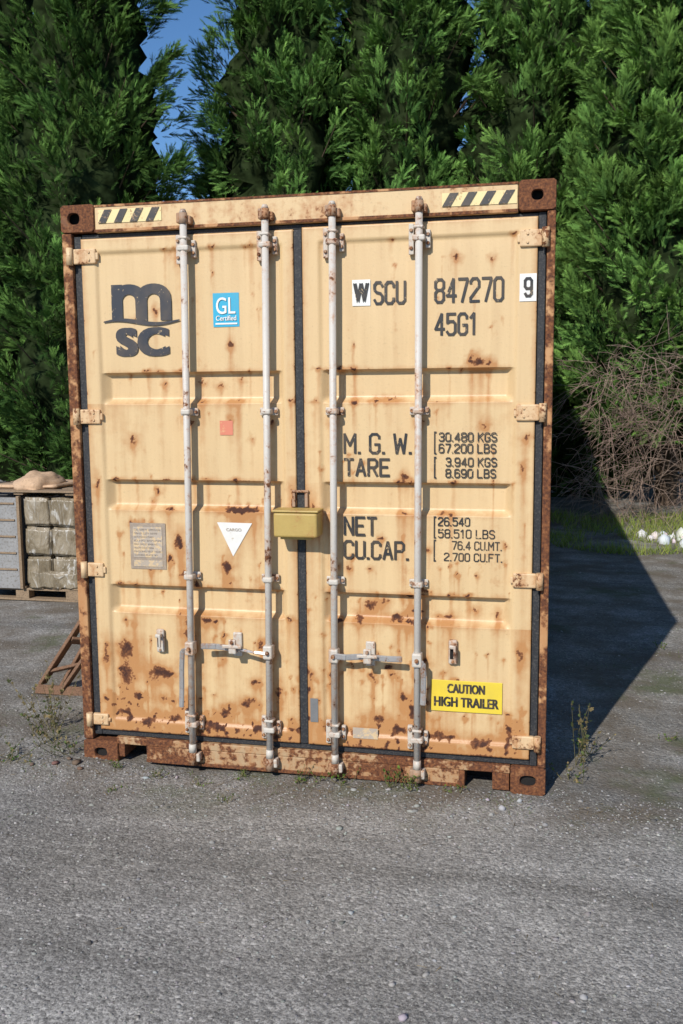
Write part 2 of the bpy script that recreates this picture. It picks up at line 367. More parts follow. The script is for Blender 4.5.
flatbar(hb,[(-.585,-.07,.66),(-.612,-.068,.65),(-.622,-.06,.55),(-.626,-.055,.45),(-.63,-.058,.35)],.026)
flatbar(hb,[(.60,-.07,.66),(.628,-.068,.65),(.632,-.06,.58),(.63,-.055,.5),(.628,-.058,.44)],.028)
bm_obj('door_handles',hb,M_steel,C)
hk=bmesh.new()
for b in bars:
    x=barx(b,.665); bm_box(hk,x-.024,x+.024,-.078,-.02,.63,.70,.008); bm_cyl(bolts,(x,-.08,.665),(x,-.092,.665),.011,.009,10)
for x,z in ((-.335,.69),(.358,.675)):
    bm_box(hk,x-.024,x+.024,-.006,.012,z-.07,z+.055,.006)
    bm_box(hk,x-.018,x+.018,-.088,-.006,z-.036,z-.018,.005); bm_box(hk,x-.02,x+.02,-.094,-.08,z-.035,z+.04,.006)
    bm_box(hk,x-.052,x+.05,-.098,-.088,z-.005,z+.012,.004); bm_cyl(bolts,(x,-.094,z+.025),(x,-.105,z+.025),.009,.008,10)
bm_obj('handle_hubs_and_latches',hk,M_brk,C)
rt=bmesh.new();rv=bmesh.new()
for x,z in ((-.758,.684),(.768,.70)):
    bm_box(rt,x-.022,x+.022,-.01,.008,z-.065,z+.06,.01,seg=3)
    bm_box(rt,x-.016,x+.016,-.04,-.01,z+.02,z+.04,.006); bm_box(rt,x+.006,x+.018,-.05,-.035,z-.03,z+.04,.005)
    bm_box(rv,x-.014,x+.004,-.0125,-.0105,z-.035,z+.014,0); bm_cyl(bolts,(x,-.01,z-.05),(x,-.018,z-.05),.007,.006,8)  # rv: dark block on the plate, stands for shade in a slot
bm_obj('handle_retainers',rt,M_brk,C); bm_obj('retainer_slot_shade',rv,M_dark,C); bm_obj('bolts',bolts,M_rust,C)
hg=bmesh.new()
for x0,x1,z0,z1 in ((-1.2,-1.035,2.615,2.69),(-1.2,-1.045,1.812,1.886),(-1.195,-1.062,1.012,1.085),(-1.2,-1.068,.203,.264)):
    bm_box(hg,x0+.04,x1,-.014,.012,z0,z1,.006); bm_box(hg,x1-.02,x1+.012,-.01,.006,z0+.02,z1-.02,.004); bm_cyl(hg,(x0+.028,-.02,z0-.005),(x0+.028,-.02,z1+.005),.017,seg=12)
    for q in (.25,.75): bm_cyl(hg,(x1-.035,-.014,z0+(z1-z0)*q),(x1-.035,-.02,z0+(z1-z0)*q),.007,.005,8)
for x0,x1,z0,z1 in ((1.06,1.2,2.611,2.687),(1.055,1.2,1.822,1.898),(1.05,1.2,1.03,1.1),(1.058,1.203,.232,.297)):
    bm_box(hg,x0,x1-.04,-.014,.012,z0,z1,.006); bm_box(hg,x0-.012,x0+.02,-.01,.006,z0+.02,z1-.02,.004); bm_cyl(hg,(x1-.024,-.02,z0-.005),(x1-.024,-.02,z1+.005),.017,seg=12)
    for q in (.25,.75): bm_cyl(hg,(x0+.035,-.014,z0+(z1-z0)*q),(x0+.035,-.02,z0+(z1-z0)*q),.007,.005,8)
bm_obj('hinges',hg,M_hinge,C)
bm=bmesh.new(); bm_box(bm,-.098,.122,-.125,.002,1.262,1.385,.012,seg=3); bm_box(bm,-.104,.128,-.13,-.004,1.386,1.396,.004); bm_box(bm,-.07,.09,-.1,-.01,1.25,1.261,.003)
bm_obj('lock_box',bm,M_box,C)
bm=bmesh.new(); bm_box(bm,-.03,-.014,-.018,.003,1.40,1.47,.003); bm_box(bm,.034,.05,-.018,.003,1.40,1.47,.003); bm_box(bm,-.034,.054,-.016,-.004,1.472,1.484,.003)
bm_obj('lock_box_bracket',bm,M_rust,C)
# ---- lettering and labels
def text(name,s,x0,z1,x1,z0,mat,y=.0085,off=.0,space=1.,bold=0.):
    cu=bpy.data.curves.new(name,'FONT'); cu.body=s; cu.size=1; cu.offset=off; cu.space_character=space; cu.resolution_u=5
    o=bpy.data.objects.new(name+'_t',cu); COL.objects.link(o); bpy.context.view_layer.update()
    me=bpy.data.meshes.new_from_object(o.evaluated_get(bpy.context.evaluated_depsgraph_get()))
    bpy.data.objects.remove(o)
    n=len(me.vertices); c=np.empty(n*3,np.float32); me.vertices.foreach_get('co',c); c=c.reshape(-1,3)
    a=c.min(0);b=c.max(0); q=np.empty_like(c); x0+=bold;x1-=bold
    q[:,0]=x0+(c[:,0]-a[0])/(b[0]-a[0])*(x1-x0); q[:,2]=z0+(c[:,1]-a[1])/(b[1]-a[1])*(z1-z0); q[:,1]=y
    me.vertices.foreach_set('co',q.ravel()); me.materials.clear(); me.update()
    if bold>0:
        bm=bmesh.new()
        for i,(dx,dz) in enumerate(((0,0),(-bold,bold*.4),(bold,-bold*.4),(-bold,-bold*.4),(bold,bold*.4))):
            m2=me.copy(); m2.transform(Matrix.Translation((dx,-.0004*i,dz))); bm.from_mesh(m2); bpy.data.meshes.remove(m2)
        me2=bpy.data.meshes.new(name); bm.to_mesh(me2); bm.free(); me=me2
    return obj(name,me,mat,C)
# squared stencil alphabet: stroke polylines on a 1 x 2 cell
OC=[(.25,2),(.75,2),(1,1.75),(1,.25),(.75,0),(.25,0),(0,.25),(0,1.75),(.25,2)]
SIX=[(.95,1.72),(.75,2),(.25,2),(0,1.75),(0,.25),(.25,0),(.75,0),(1,.25),(1,.9),(.75,1.15),(.25,1.15),(0,.95)]
GL={'0':[OC],'1':[[(.2,1.6),(.6,2),(.6,0)]],'2':[[(0,1.6),(0,1.75),(.25,2),(.75,2),(1,1.75),(1,1.3),(0,.3),(0,0),(1,0)]],
'3':[[(0,1.7),(.25,2),(.75,2),(1,1.75),(1,1.28),(.75,1.05),(.35,1.05)],[(.75,1.05),(1,.8),(1,.25),(.75,0),(.25,0),(0,.3)]],
'4':[[(.75,0),(.75,2),(0,.55),(1.05,.55)]],'5':[[(1,2),(.05,2),(.05,1.15),(.3,1.28),(.75,1.28),(1,1.05),(1,.25),(.75,0),(.25,0),(0,.28)]],
'6':[SIX],'9':[[(1-a,2-b) for a,b in SIX]],'7':[[(0,2),(1,2),(1,1.8),(.4,0)]],
'8':[[(.25,2),(.75,2),(1,1.78),(1,1.3),(.75,1.07),(.25,1.07),(0,1.3),(0,1.78),(.25,2)],[(.25,1.07),(0,.82),(0,.25),(.25,0),(.75,0),(1,.25),(1,.82),(.75,1.07)]],
'S':[[(1,1.65),(.75,2),(.25,2),(0,1.75),(0,1.3),(.25,1.08),(.75,.95),(1,.7),(1,.25),(.75,0),(.25,0),(0,.35)]],
'C':[[(1,1.55),(1,1.75),(.75,2),(.25,2),(0,1.75),(0,.25),(.25,0),(.75,0),(1,.25),(1,.45)]],'U':[[(0,2),(0,.25),(.25,0),(.75,0),(1,.25),(1,2)]],
'G':[[(1,1.55),(1,1.75),(.75,2),(.25,2),(0,1.75),(0,.25),(.25,0),(.75,0),(1,.25),(1,.9),(.55,.9)]],
'M':[[(0,0),(0,2),(.5,.8),(1,2),(1,0)]],'W':[[(0,2),(.2,0),(.5,1.5),(.8,0),(1,2)]],'T':[[(0,2),(1,2)],[(.5,2),(.5,0)]],'A':[[(0,0),(.5,2),(1,0)],[(.18,.6),(.82,.6)]],
'R':[[(0,0),(0,2),(.75,2),(1,1.75),(1,1.25),(.75,1),(0,1)],[(.5,1),(1,0)]],'P':[[(0,0),(0,2),(.75,2),(1,1.75),(1,1.2),(.75,.95),(0,.95)]],
'E':[[(1,2),(0,2),(0,0),(1,0)],[(0,1.05),(.8,1.05)]],'N':[[(0,0),(0,2),(1,0),(1,2)]],'K':[[(0,0),(0,2)],[(1,2),(0,.85)],[(.3,1.2),(1,0)]],
'L':[[(0,2),(0,0),(1,0)]],'B':[[(0,0),(0,2),(.7,2),(.95,1.75),(.95,1.3),(.7,1.07),(0,1.07)],[(.7,1.07),(1,.8),(1,.25),(.75,0),(0,0)]],
'F':[[(1,2),(0,2),(0,0)],[(0,1.05),(.8,1.05)]],'.':[[(.0,.0),(.06,.0)]]}
def stencil(name,s,x0,z1,x1,z0,mat,y,th):
    adv=0;items=[]
    for ch in s:
        if ch==' ': adv+=.7; continue
        wd={'.':.1,'1':.75,'M':1.15,'W':1.25}.get(ch,1.); items.append((ch,adv,wd)); adv+=wd+.42
    tot=adv-.42; x0+=th/2;x1-=th/2;z0+=th/2;z1-=th/2; kx=(x1-x0)/tot;kz=(z1-z0)/2; bm=bmesh.new(); c=0
    for ch,a,wd in items:
        for ln in GL[ch]:
            sc_x=wd if ch in 'MW' else 1.
            P=[Vector((x0+(a+px*sc_x-(.15 if ch=='1' else 0))*kx,z0+pz*kz)) for px,pz in ln]
            for p,q in zip(P[:-1],P[1:]):
                d=(q-p); l=d.length; d=d/l if l>0 else Vector((1,0)); nn=Vector((-d.y,d.x))*th/2; e=d*th*(.5 if ch=='.' else .32)
                yy=y-.00008*(c%9); c+=1
                bm.faces.new([bm.verts.new((v.x,yy,v.y)) for v in (p-e-nn,q+e-nn,q+e+nn,p-e+nn)])
    return bm_obj(name,bm,mat,C)
def poly(name,pts,mat,y=.0095):
    bm=bmesh.new(); bm.faces.new([bm.verts.new((a,y,b)) for a,b in pts]); return bm_obj(name,bm,mat,C)
def rect(name,x0,z1,x1,z0,mat,y=.0095): return poly(name,[(x0,z0),(x1,z0),(x1,z1),(x0,z1)],mat,y)
YT=.0068
rect('label_w',.276,2.492,.364,2.37,M_white,.0078)
text('letter_w','W',.281,2.474,.359,2.387,M_ink,.0055,bold=.0055)
T1=.0125
stencil('owner_code','SCU',.378,2.483,.536,2.372,M_ink,YT,T1)
stencil('serial_number','847270',.668,2.486,.992,2.37,M_ink,YT,T1)
rect('label_check_digit',1.062,2.492,1.138,2.368,M_white,-.0035); stencil('check_digit','9',1.08,2.476,1.122,2.385,M_ink,-.0065,T1)
stencil('size_code','45G1',.669,2.327,.872,2.22,M_ink,YT,T1)
stencil('max_gross','M. G. W.',.227,1.765,.565,1.662,M_ink,YT,T1)
stencil('tare','TARE',.226,1.643,.458,1.552,M_ink,YT,T1)
stencil('net','NET',.224,1.357,.393,1.259,M_ink,YT,T1)
stencil('cubic_capacity','CU.CAP.',.223,1.238,.551,1.142,M_ink,YT,T1)
for nm,s,a,b,c,d in (('gross_kg','30.480 KGS',.692,1.768,.968,1.724),('gross_lb','67.200 LBS',.692,1.715,.965,1.669),('tare_kg','3.940 KGS',.725,1.649,.969,1.605),('tare_lb','8.690 LBS',.725,1.595,.965,1.551),
    ('net_kg','26.540',.69,1.361,.845,1.317),('net_lb','58.510 LBS',.69,1.303,.964,1.258),('cu_m','76.4 CU.MT.',.757,1.246,.998,1.202),('cu_ft','2.700 CU.FT.',.72,1.188,1.0,1.146)):
    stencil(nm,s,a,b,c,d,M_ink,YT,.0058)
for i,(zt,zb) in enumerate(((1.772,1.664),(1.652,1.548),(1.364,1.256),(1.25,1.142))):
    x=.67
    poly('brace_%d'%i,[(x,zb),(x+.012,zb),(x+.012,zb+.006),(x+.006,zb+.008),(x+.006,zt-.008),(x+.012,zt-.006),(x+.012,zt),(x,zt)],M_ink,YT)
rect('label_certification_blue',-.427,2.452,-.292,2.288,M_blue); text('cert_letters','GL',-.41,2.43,-.31,2.35,M_white,.0065,bold=.001); text('cert_small','Certified',-.412,2.342,-.306,2.318,M_white,.0065,bold=.0006)
rect('cert_bar',-.415,2.307,-.302,2.299,M_white,.0065)
rect('label_red_square',-.407,1.826,-.338,1.754,M_red)
poly('label_white_triangle',[(-.352,1.138),(-.248,1.31),(-.435,1.312)],M_white); text('triangle_text','CARGO',-.385,1.283,-.305,1.268,M_plate,.0065)
rect('data_plate',-.913,1.3,-.716,1.058,M_plate,.0075); rect('data_plate_inner',-.895,1.28,-.735,1.12,M_pale,.0055)
for i in range(8):
    z=1.27-i*.019; text('plate_line_%d'%i,['CSC SAFETY APPROVAL','GB-LR 2271 02/99','DATE MANUFACTURED','ID NO 8472709','MAX GROSS 30480 KG','ALLOW STACK 192000','RACKING TEST 15240','OWNERS PLATE NO'][i],-.89,z,-.742-.02*(i%3),z-.009,M_plate,.0035)
rect('plate_strip',-.895,1.105,-.735,1.072,M_pale,.0055)
bm=bmesh.new(); bm_box(bm,.661,1.008,.0045,.0085,.394,.552,.0015)
bm_obj('label_caution',bm,M_yel,C)
text('caution_line_a','CAUTION',.74,.535,.925,.49,M_ink,.0032,bold=.0026); text('caution_line_b','HIGH TRAILER',.675,.468,.992,.42,M_ink,.0032,bold=.0026)
rect('label_grey_strip',.046,.42,.086,.296,plain('grey_label',(.17,.17,.17),.6),-.0035)
rect('label_dirty',.266,.282,.394,.226,M_pale,-.0032)
# logo: heavy lower-case m with wave, bold SC
def arch(xc,zc,ro,ri,zb,n=14):
    o_=[(xc+ro*math.cos(a),zc+ro*.9*math.sin(a)**.75) for a in np.linspace(0,math.pi,n)]; i_=[(xc+ri*math.cos(a),zc+ri*1.0*math.sin(a)) for a in np.linspace(0,math.pi,n)]
    o_=[(o_[0][0],zb)]+o_+[(o_[-1][0],zb)]; i_=[(i_[0][0],zb)]+i_+[(i_[-1][0],zb)]
    return o_,i_
bm=bmesh.new()
for k,(xc,yy) in enumerate(((-.872,.0062),(-.739,.0058))):
    o_,i_=arch(xc,2.425,.0945,.035,2.328)
    A=[bm.verts.new((a,yy,b)) for a,b in o_];B=[bm.verts.new((a,yy,b)) for a,b in i_]
    for i in range(len(A)-1): bm.faces.new((A[i],A[i+1],B[i+1],B[i]))
bm.faces.new([bm.verts.new((a,.0066,b)) for a,b in ((-.966,2.328),(-.906,2.328),(-.906,2.509),(-.966,2.509))])
bmesh.ops.recalc_face_normals(bm,faces=bm.faces[:])
bm_obj('logo_m',bm,M_ink2,C)
text('logo_sc','SC',-.95,2.291,-.66,2.156,M_ink2,YT,.02,1.08,bold=.011)
n=24; up=[];lo=[]
for i in range(n+1):
    t=i/n; x=-1.012+.41*t; zc=2.322+.012*math.sin(2*math.pi*t*1.0+.3)+.002*t; h=.0035+.0065*math.sin(math.pi*t)
    up.append((x,zc+h)); lo.append((x,zc-h))
bm=bmesh.new(); U=[bm.verts.new((a,.0040,b)) for a,b in up];Lo=[bm.verts.new((a,.0040,b)) for a,b in lo]
for i in range(n): bm.faces.new((Lo[i],Lo[i+1],U[i+1],U[i]))
bm_obj('logo_wave',bm,M_ink2,C)
M_hzy=worn('hazard_yellow',(.78,.62,.3),.57,(.4,.2,.08))
M_hzb=worn('hazard_black',(.03,.028,.028),.55,(.4,.24,.12))
for nm,x0,x1,z0,z1 in (('left',-1.015,-.677,2.81,2.876),('right',.704,1.045,2.805,2.866)):
    rect('hazard_label_'+nm,x0,z1,x1,z0,M_hzy,-.0072)
    k=4; wd=(x1-x0)/k
    for i in range(k):
        a=x0+i*wd
        poly('hazard_%s_%d'%(nm,i),[(a+.001,z0+.001),(a+wd*.48,z0+.001),(a+wd*.48+.036,z1-.001),(a+.037,z1-.001)],M_hzb,-.0102)

# ============================================================ GROUND
def dens(c,lo,hi,st,far):
    a=np.arange(lo,hi,st); e=[];d=st;p=hi
    while p<far: e.append(p); d*=1.35; p+=d
    e.append(far); g=[];d=st;p=lo-st
    while p>-far: g.append(p); d*=1.35; p-=d
    g.append(-far); return np.array(sorted(g)+list(a)+e)
gx=dens(0,-6,6,.05,400);gy=dens(0,-4,12,.05,400)
X,Y=np.meshgrid(gx,gy)
def gh(x,y):
    n=np.array([mn.noise(Vector((a*.6,b*.6,0)))*.022+mn.noise(Vector((a*2.3,b*2.3,5)))*.009+mn.noise(Vector((a*7,b*7,8)))*.004 for a,b in zip(np.ravel(x),np.ravel(y))]).reshape(np.shape(x))
    n=n*np.exp(-(np.maximum(0,np.hypot(x,y-3)-12)/10)**2)
    pile=.03*np.exp(-((x+1.35)/.4)**2-((y+.0)/.25)**2)
    return n-.004+pile
Z=gh(X,Y)
ny,nx=X.shape; idx=np.arange(nx*ny).reshape(ny,nx)
F=np.stack([idx[:-1,:-1],idx[:-1,1:],idx[1:,1:],idx[1:,:-1]],-1).reshape(-1,4)
t=NT('gravel_yard')
c0=t.coord()
big=t.noise(.45,2,.6,vec=c0); med=t.noise(2.6,5,.72,vec=c0); fine=t.noise(48,3,.72,vec=c0); sp=t.noise(170,1,.6,vec=c0)
track=t.noise(1.0,5,.65,vec=t.coord((.28,1.7,1)),dist=.5)
col=t.ramp(med,[(.28,(.185,.176,.163)),(.5,(.265,.253,.235)),(.74,(.345,.33,.308))])
col=t.mix(t.ramp(track,[(.40,.75),(.51,0)]),col,(.15,.142,.13))
col=t.mix(t.ramp(track,[(.52,0),(.66,.65)]),col,(.39,.375,.35))
col=t.mix(t.ramp(big,[(.4,.0),(.7,.4)]),col,(.245,.22,.185))
col=t.mix(1.,col,t.ramp(fine,[(.28,.5),(.5,1.),(.75,1.45)]),'MULTIPLY')
vc=t.n('ShaderNodeTexVoronoi'); vc.inputs['Scale'].default_value=70; t.link(c0,vc.inputs['Vector'])
sep=t.n('ShaderNodeSeparateColor'); t.link(vc.outputs['Color'],sep.inputs[0])
chip=t.ramp(sep.outputs[0],[(0,.6),(.3,.95),(.85,1.05),(1,1.6)])
col=t.mix(.85,col,chip,'MULTIPLY')
col=t.mix(t.ramp(sp,[(.32,.7),(.47,0)]),col,(.07,.065,.06)); col=t.mix(t.ramp(sp,[(.6,0),(.75,.5)]),col,(.46,.45,.43))
sx=t.n('ShaderNodeSeparateXYZ'); t.link(c0,sx.inputs[0])
e1=t.math('MULTIPLY',t.math('SUBTRACT',sx.outputs[1],-.6),2.2,True)
e=t.math('MULTIPLY',e1,t.ramp(t.noise(2.1,4,.65,vec=c0),[(.38,0),(.62,.8)]))
col=t.mix(e,col,(.125,.10,.073))
ms=t.math('MULTIPLY',e1,t.ramp(t.noise(1.3,5,.7,vec=t.coord((1,1,1),(7,3,0))),[(.55,0),(.68,.7)]))
col=t.mix(ms,col,(.085,.10,.045))
M_gr=t.finish(t.bsdf(col,.9,0,t.bump(t.math('ADD',fine,t.math('MULTIPLY',vc.outputs['Distance'],-.7)),.75,.008),.2))
obj('ground',mesh_np('ground',np.stack([X,Y,Z],-1).reshape(-1,3),F),M_gr,None,True)
def attr_mat(name,trans=0.):
    t=NT(name); c=t.attr('Col','Color')
    d=t.n('ShaderNodeBsdfDiffuse'); t.put(d.inputs[0],c); sh=d.outputs[0]
    if trans>0:
        tr=t.n('ShaderNodeBsdfTranslucent'); t.put(tr.inputs[0],t.mix(1.,c,(1.25,1.35,.6),'MULTIPLY'))
        mx=t.n('ShaderNodeMixShader'); mx.inputs[0].default_value=trans; t.link(sh,mx.inputs[1]); t.link(tr.outputs[0],mx.inputs[2]); sh=mx.outputs[0]
    return t.finish(sh)
M_stone=attr_mat('stones')
bm=bmesh.new(); bmesh.ops.create_icosphere(bm,subdivisions=1,radius=1); bm.verts.ensure_lookup_table()
SV=np.array([v.co[:] for v in bm.verts]);SF=np.array([[v.index for v in f_.verts] for f_ in bm.faces]); bm.free()
def stones(name,P,S,Cc,flat=.55):
    N=len(P); J=SV[None]*(1+rng.uniform(-.33,.33,(N,len(SV),1)))
    J=J*(S[:,None,None]*rng.uniform(.55,1.25,(N,1,3))*np.array([1,1,flat])); a=rng.uniform(0,6.28,N);c,s=np.cos(a),np.sin(a)
    x=J[:,:,0]*c[:,None]-J[:,:,1]*s[:,None];y=J[:,:,0]*s[:,None]+J[:,:,1]*c[:,None]
    V=np.stack([x,y,J[:,:,2]],-1)+P[:,None,:]
    F=(SF[None]+np.arange(N)[:,None,None]*len(SV)).reshape(-1,3)
    cc=np.repeat(Cc,len(SV),0); return obj(name,mesh_np(name,V.reshape(-1,3),F,col=cc),M_stone)
def region(n,x0,x1,y0,y1): return rng.uniform(x0,x1,n),rng.uniform(y0,y1,n)
xs,ys=[],[]
for n_,a in ((12000,(-2.5,3.,-2.6,0)),(9000,(-4.5,4.5,0,4.5)),(4000,(-5.5,5.5,4.5,10)),(2400,(-1.7,1.9,-.45,.1))):
    q=region(n_,*a); xs.append(q[0]);ys.append(q[1])
xs=np.concatenate(xs);ys=np.concatenate(ys); k=~((abs(xs)<1.2)&(ys>0)); xs,ys=xs[k],ys[k]
S=.003+.006*rng.random(len(xs))**3+np.where(rng.random(len(xs))<.01,rng.uniform(.004,.014,len(xs)),0)
g=rng.normal(.26,.07,len(xs)).clip(.08,.45)[:,None]*np.array([1,.96,.90])*(1+rng.uniform(-.05,.05,(len(xs),3)))
stones('gravel',np.stack([xs,ys,gh(xs,ys)+S*.05],-1),S,g)

# ============================================================ VEGETATION
def leafT(n=9,ang=42,lw=.075,ll=.42):
    V=[];F=[]
    def leaf(bx,by,dx,dy,l,wd,zz):
        i=len(V);px,py=-dy,dx
        V.extend([(bx,by,0),(bx+dx*l*.45-px*wd,by+dy*l*.45-py*wd,zz*.5),(bx+dx*l,by+dy*l,zz),(bx+dx*l*.45+px*wd,by+dy*l*.45+py*wd,zz*.5)]); F.append((i,i+1,i+2,i+3))
    for i in range(n):
        t_=.08+.8*i/n
        for s in (-1,1):
            a=math.radians(90-s*(ang-12*t_+rng.uniform(-8,8))); l=ll*(1-.55*t_)*rng.uniform(.75,1.2)
            leaf(rng.uniform(-.01,.01),t_+s*.02,math.cos(a),math.sin(a),l,lw*.5*rng.uniform(.8,1.2),rng.uniform(-.1,.08))
    leaf(0,.0,0,1,1.,lw*.32,-.05); leaf(0,.75,0,1,.32,lw*.5,-.04)
    return np.array(V),np.array(F)
def needT(n=8,ang=36,wd=.06,ll=.42):
    """feathery scale-leaf spray made of narrow triangles"""
    V=[];F=[]
    def tri(bx,by,dx,dy,l,w,z0,z1):
        i=len(V);px,py=-dy,dx; V.extend([(bx-px*w,by-py*w,z0),(bx+px*w,by+py*w,z0),(bx+dx*l,by+dy*l,z1)]);F.append((i,i+1,i+2))
    for i in range(n):
        t_=.04+.86*i/n
        for s in (-1,1):
            a=math.radians(90-s*(ang-10*t_+rng.uniform(-12,12))); l=ll*(1-.55*t_)*rng.uniform(.7,1.25)
            tri(0,t_+s*.02,math.cos(a),math.sin(a),l,wd*.5*rng.uniform(.8,1.2),-.12*t_*t_,-.12*t_*t_+rng.uniform(-.14,.05))
    tri(0,0,0,1,1.,wd*.4,0,-.14)
    return np.array(V),np.array(F)
TEMPL=[needT() for _ in range(5)]
def sprays(P,D,Nn,S,Cc,templ,tipgain=.5):
    D=nz(D);A=nz(np.cross(D,Nn));B=np.cross(A,D)
    Vs,Fs,Cs=[],[],[];o=0
    which=rng.integers(0,len(templ),len(P))
    for k,(TV,TF) in enumerate(templ):
        m=which==k; n=m.sum()
        if n==0: continue
        V=P[m][:,None]+S[m][:,None,None]*(TV[None,:,0:1]*A[m][:,None]+TV[None,:,1:2]*D[m][:,None]+TV[None,:,2:3]*B[m][:,None])
        F=TF[None]+np.arange(n)[:,None,None]*len(TV)+o
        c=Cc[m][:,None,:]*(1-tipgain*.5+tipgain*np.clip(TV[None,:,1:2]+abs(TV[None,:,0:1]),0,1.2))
        Vs.append(V.reshape(-1,3));Fs.append(F.reshape(-1,TF.shape[1]));Cs.append(c.reshape(-1,3)); o+=n*len(TV)
    return np.concatenate(Vs),np.concatenate(Fs),np.concatenate(Cs)
M_leaf=attr_mat('conifer_foliage',0.); M_weed=attr_mat('weed_leaves',.3)
M_bark=plain('bark',(.09,.06,.04),.9,.4,14,.8)
t=NT('painted_dark_core'); d=t.n('ShaderNodeBsdfDiffuse'); t.put(d.inputs[0],t.ramp(t.noise(5,2),[(.35,(.010,.015,.006)),(.7,(.03,.045,.018))])); M_core=t.finish(d.outputs[0])  # shade of the crown interior is put into this dark colour
camp=np.array([cx,cy])
def conifer(x,y,R0,Ht,zb=.3,npl=230,bright=1.,seed=0,per=42,power=2.4,warm=0.):
    global rng
    rng=np.random.default_rng(100+seed)
    E=empty('conifer_tree')
    def R(t_,th,z,hi=1):
        r_=R0*np.clip(1-np.clip(t_,0,1)**power,0,1)**.8*(.72+.28*np.clip(t_/.12,0,1))
        lump=np.array([mn.noise(Vector((math.cos(a)*1.3+seed*3.1,math.sin(a)*1.3,b*.55)))*.38+hi*mn.noise(Vector((math.cos(a)*3+seed,math.sin(a)*3,b*1.4)))*.22 for a,b in zip(th,z)])
        return r_*(1+lump)
    tocam=math.atan2(camp[1]-y,camp[0]-x)
    th=tocam+rng.normal(0,1.0,npl); back=rng.random(npl)<.12; th[back]=rng.uniform(0,6.28,back.sum())
    tt=rng.random(npl)**1.1; z=zb+tt*(Ht-zb)
    rr=R(tt,th,z)*rng.uniform(.76,1.03,npl)
    rad=np.stack([np.cos(th),np.sin(th),0*th],-1)
    ph=np.radians(rng.uniform(10,66,npl))+tt*.3
    ax=nz(rad*np.cos(ph)[:,None]+np.array([0,0,1])*np.sin(ph)[:,None]+rng.normal(0,.25,(npl,3)))
    c=np.stack([x+np.cos(th)*rr,y+np.sin(th)*rr,z],-1)-ax*.35
    ln=rng.uniform(.45,1.05,npl)*(1-.3*tt)
    pb=rng.uniform(.6,1.35,npl); hue=rng.uniform(0,1,npl)
    ii=np.repeat(np.arange(npl),per); N=len(ii)
    u_=rng.random(N)**.7
    offv=rng.normal(0,1,(N,3))*(.18*(1-.7*u_)*ln[ii])[:,None]
    P=c[ii]+ax[ii]*(ln[ii]*u_)[:,None]+offv
    off=nz(offv)
    D=ax[ii]*.95+off*.5+rad[ii]*.15+rng.normal(0,.2,(N,3))+np.array([0,0,-.06])
    Nn=rad[ii]*.9+rng.normal(0,.5,(N,3))+np.array([0,0,.5])
    S=rng.uniform(.14,.31,N)*(1.12-.35*u_)
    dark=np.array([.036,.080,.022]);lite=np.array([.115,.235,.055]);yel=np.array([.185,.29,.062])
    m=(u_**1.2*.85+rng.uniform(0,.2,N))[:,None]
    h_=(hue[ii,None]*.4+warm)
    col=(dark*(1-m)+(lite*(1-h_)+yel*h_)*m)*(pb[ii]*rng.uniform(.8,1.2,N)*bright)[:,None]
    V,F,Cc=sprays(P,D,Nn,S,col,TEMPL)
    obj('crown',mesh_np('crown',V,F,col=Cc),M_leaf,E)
    lines=[([(x,y,-.1),(x+.03,y,Ht*.3),(x-.02,y+.03,Ht*.62),(x,y,Ht*.97)],.2,.03)]
    for i in range(0,npl,4):
        s0=np.array([x,y,max(.25,c[i,2]-rr[i]*.55)]);e0=c[i]+ax[i]*ln[i]*.8;mid=(s0+e0)/2+np.array([0,0,-.12*rr[i]])
        lines.append(([s0,mid,e0],.035,.006))
    tubes('trunk_and_limbs',lines,M_bark,E)
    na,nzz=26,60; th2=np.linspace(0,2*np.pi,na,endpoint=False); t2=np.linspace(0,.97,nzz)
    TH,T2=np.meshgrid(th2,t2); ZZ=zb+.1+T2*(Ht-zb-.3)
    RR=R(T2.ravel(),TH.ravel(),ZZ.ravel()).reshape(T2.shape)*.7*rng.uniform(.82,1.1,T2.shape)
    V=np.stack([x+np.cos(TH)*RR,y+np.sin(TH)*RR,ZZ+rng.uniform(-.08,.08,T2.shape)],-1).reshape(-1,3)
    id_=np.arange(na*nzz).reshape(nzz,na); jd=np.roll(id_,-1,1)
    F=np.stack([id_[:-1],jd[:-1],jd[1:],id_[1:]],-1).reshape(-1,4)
    obj('dark_core_hull',mesh_np('dark_core_hull',V,F),M_core,E)  # solid hull added inside the crown to stop light passing through
    return E
conifer(-7.6,13.0,2.0,13.5,.2,430,.82,1)
conifer(-10.2,14.,2.2,13.,.2,150,.8,2)
conifer(-4.2,15.2,1.85,14.5,1.5,430,1.,3)
conifer(-1.7,15.4,2.0,15.,2.,430,1.05,4,warm=.05)
conifer(1.0,15.6,2.1,13.5,2.,430,1.05,5,warm=.1)
conifer(3.3,12.6,1.95,11.2,1.2,500,1.1,6,warm=.15)
conifer(5.6,11.2,2.1,11,.9,320,1.15,7,warm=.2)
conifer(-6.0,17.8,2.0,9.2,.2,130,.8,8)
conifer(3.4,17.,2.2,13.,.2,120,.8,10)
conifer(1.9,14.2,1.2,5.5,.0,150,.7,12)
rng=np.random.default_rng(55)
lines=[]
for i in range(380):
    a=np.array([rng.uniform(1.9,4.6),rng.uniform(9.5,11.2),rng.uniform(.1,2.5)]); d=nz(np.array([rng.normal(-.2,.6),-.8+rng.normal(0,.3),rng.normal(-.05,.45)])); l=rng.uniform(.5,1.4)
    P=[a+d*l*q+np.array([0,0,-.25*l*q*q])+rng.normal(0,.02,3) for q in np.linspace(0,1,6)]; lines.append((P,.006,.002))
    for _ in range(4):
        k=rng.integers(1,5); d2=nz(d+rng.normal(0,.6,3)); lines.append(([P[k],P[k]+d2*l*.2,P[k]+d2*l*.42+np.array([0,0,-.05])],.0035,.0015))
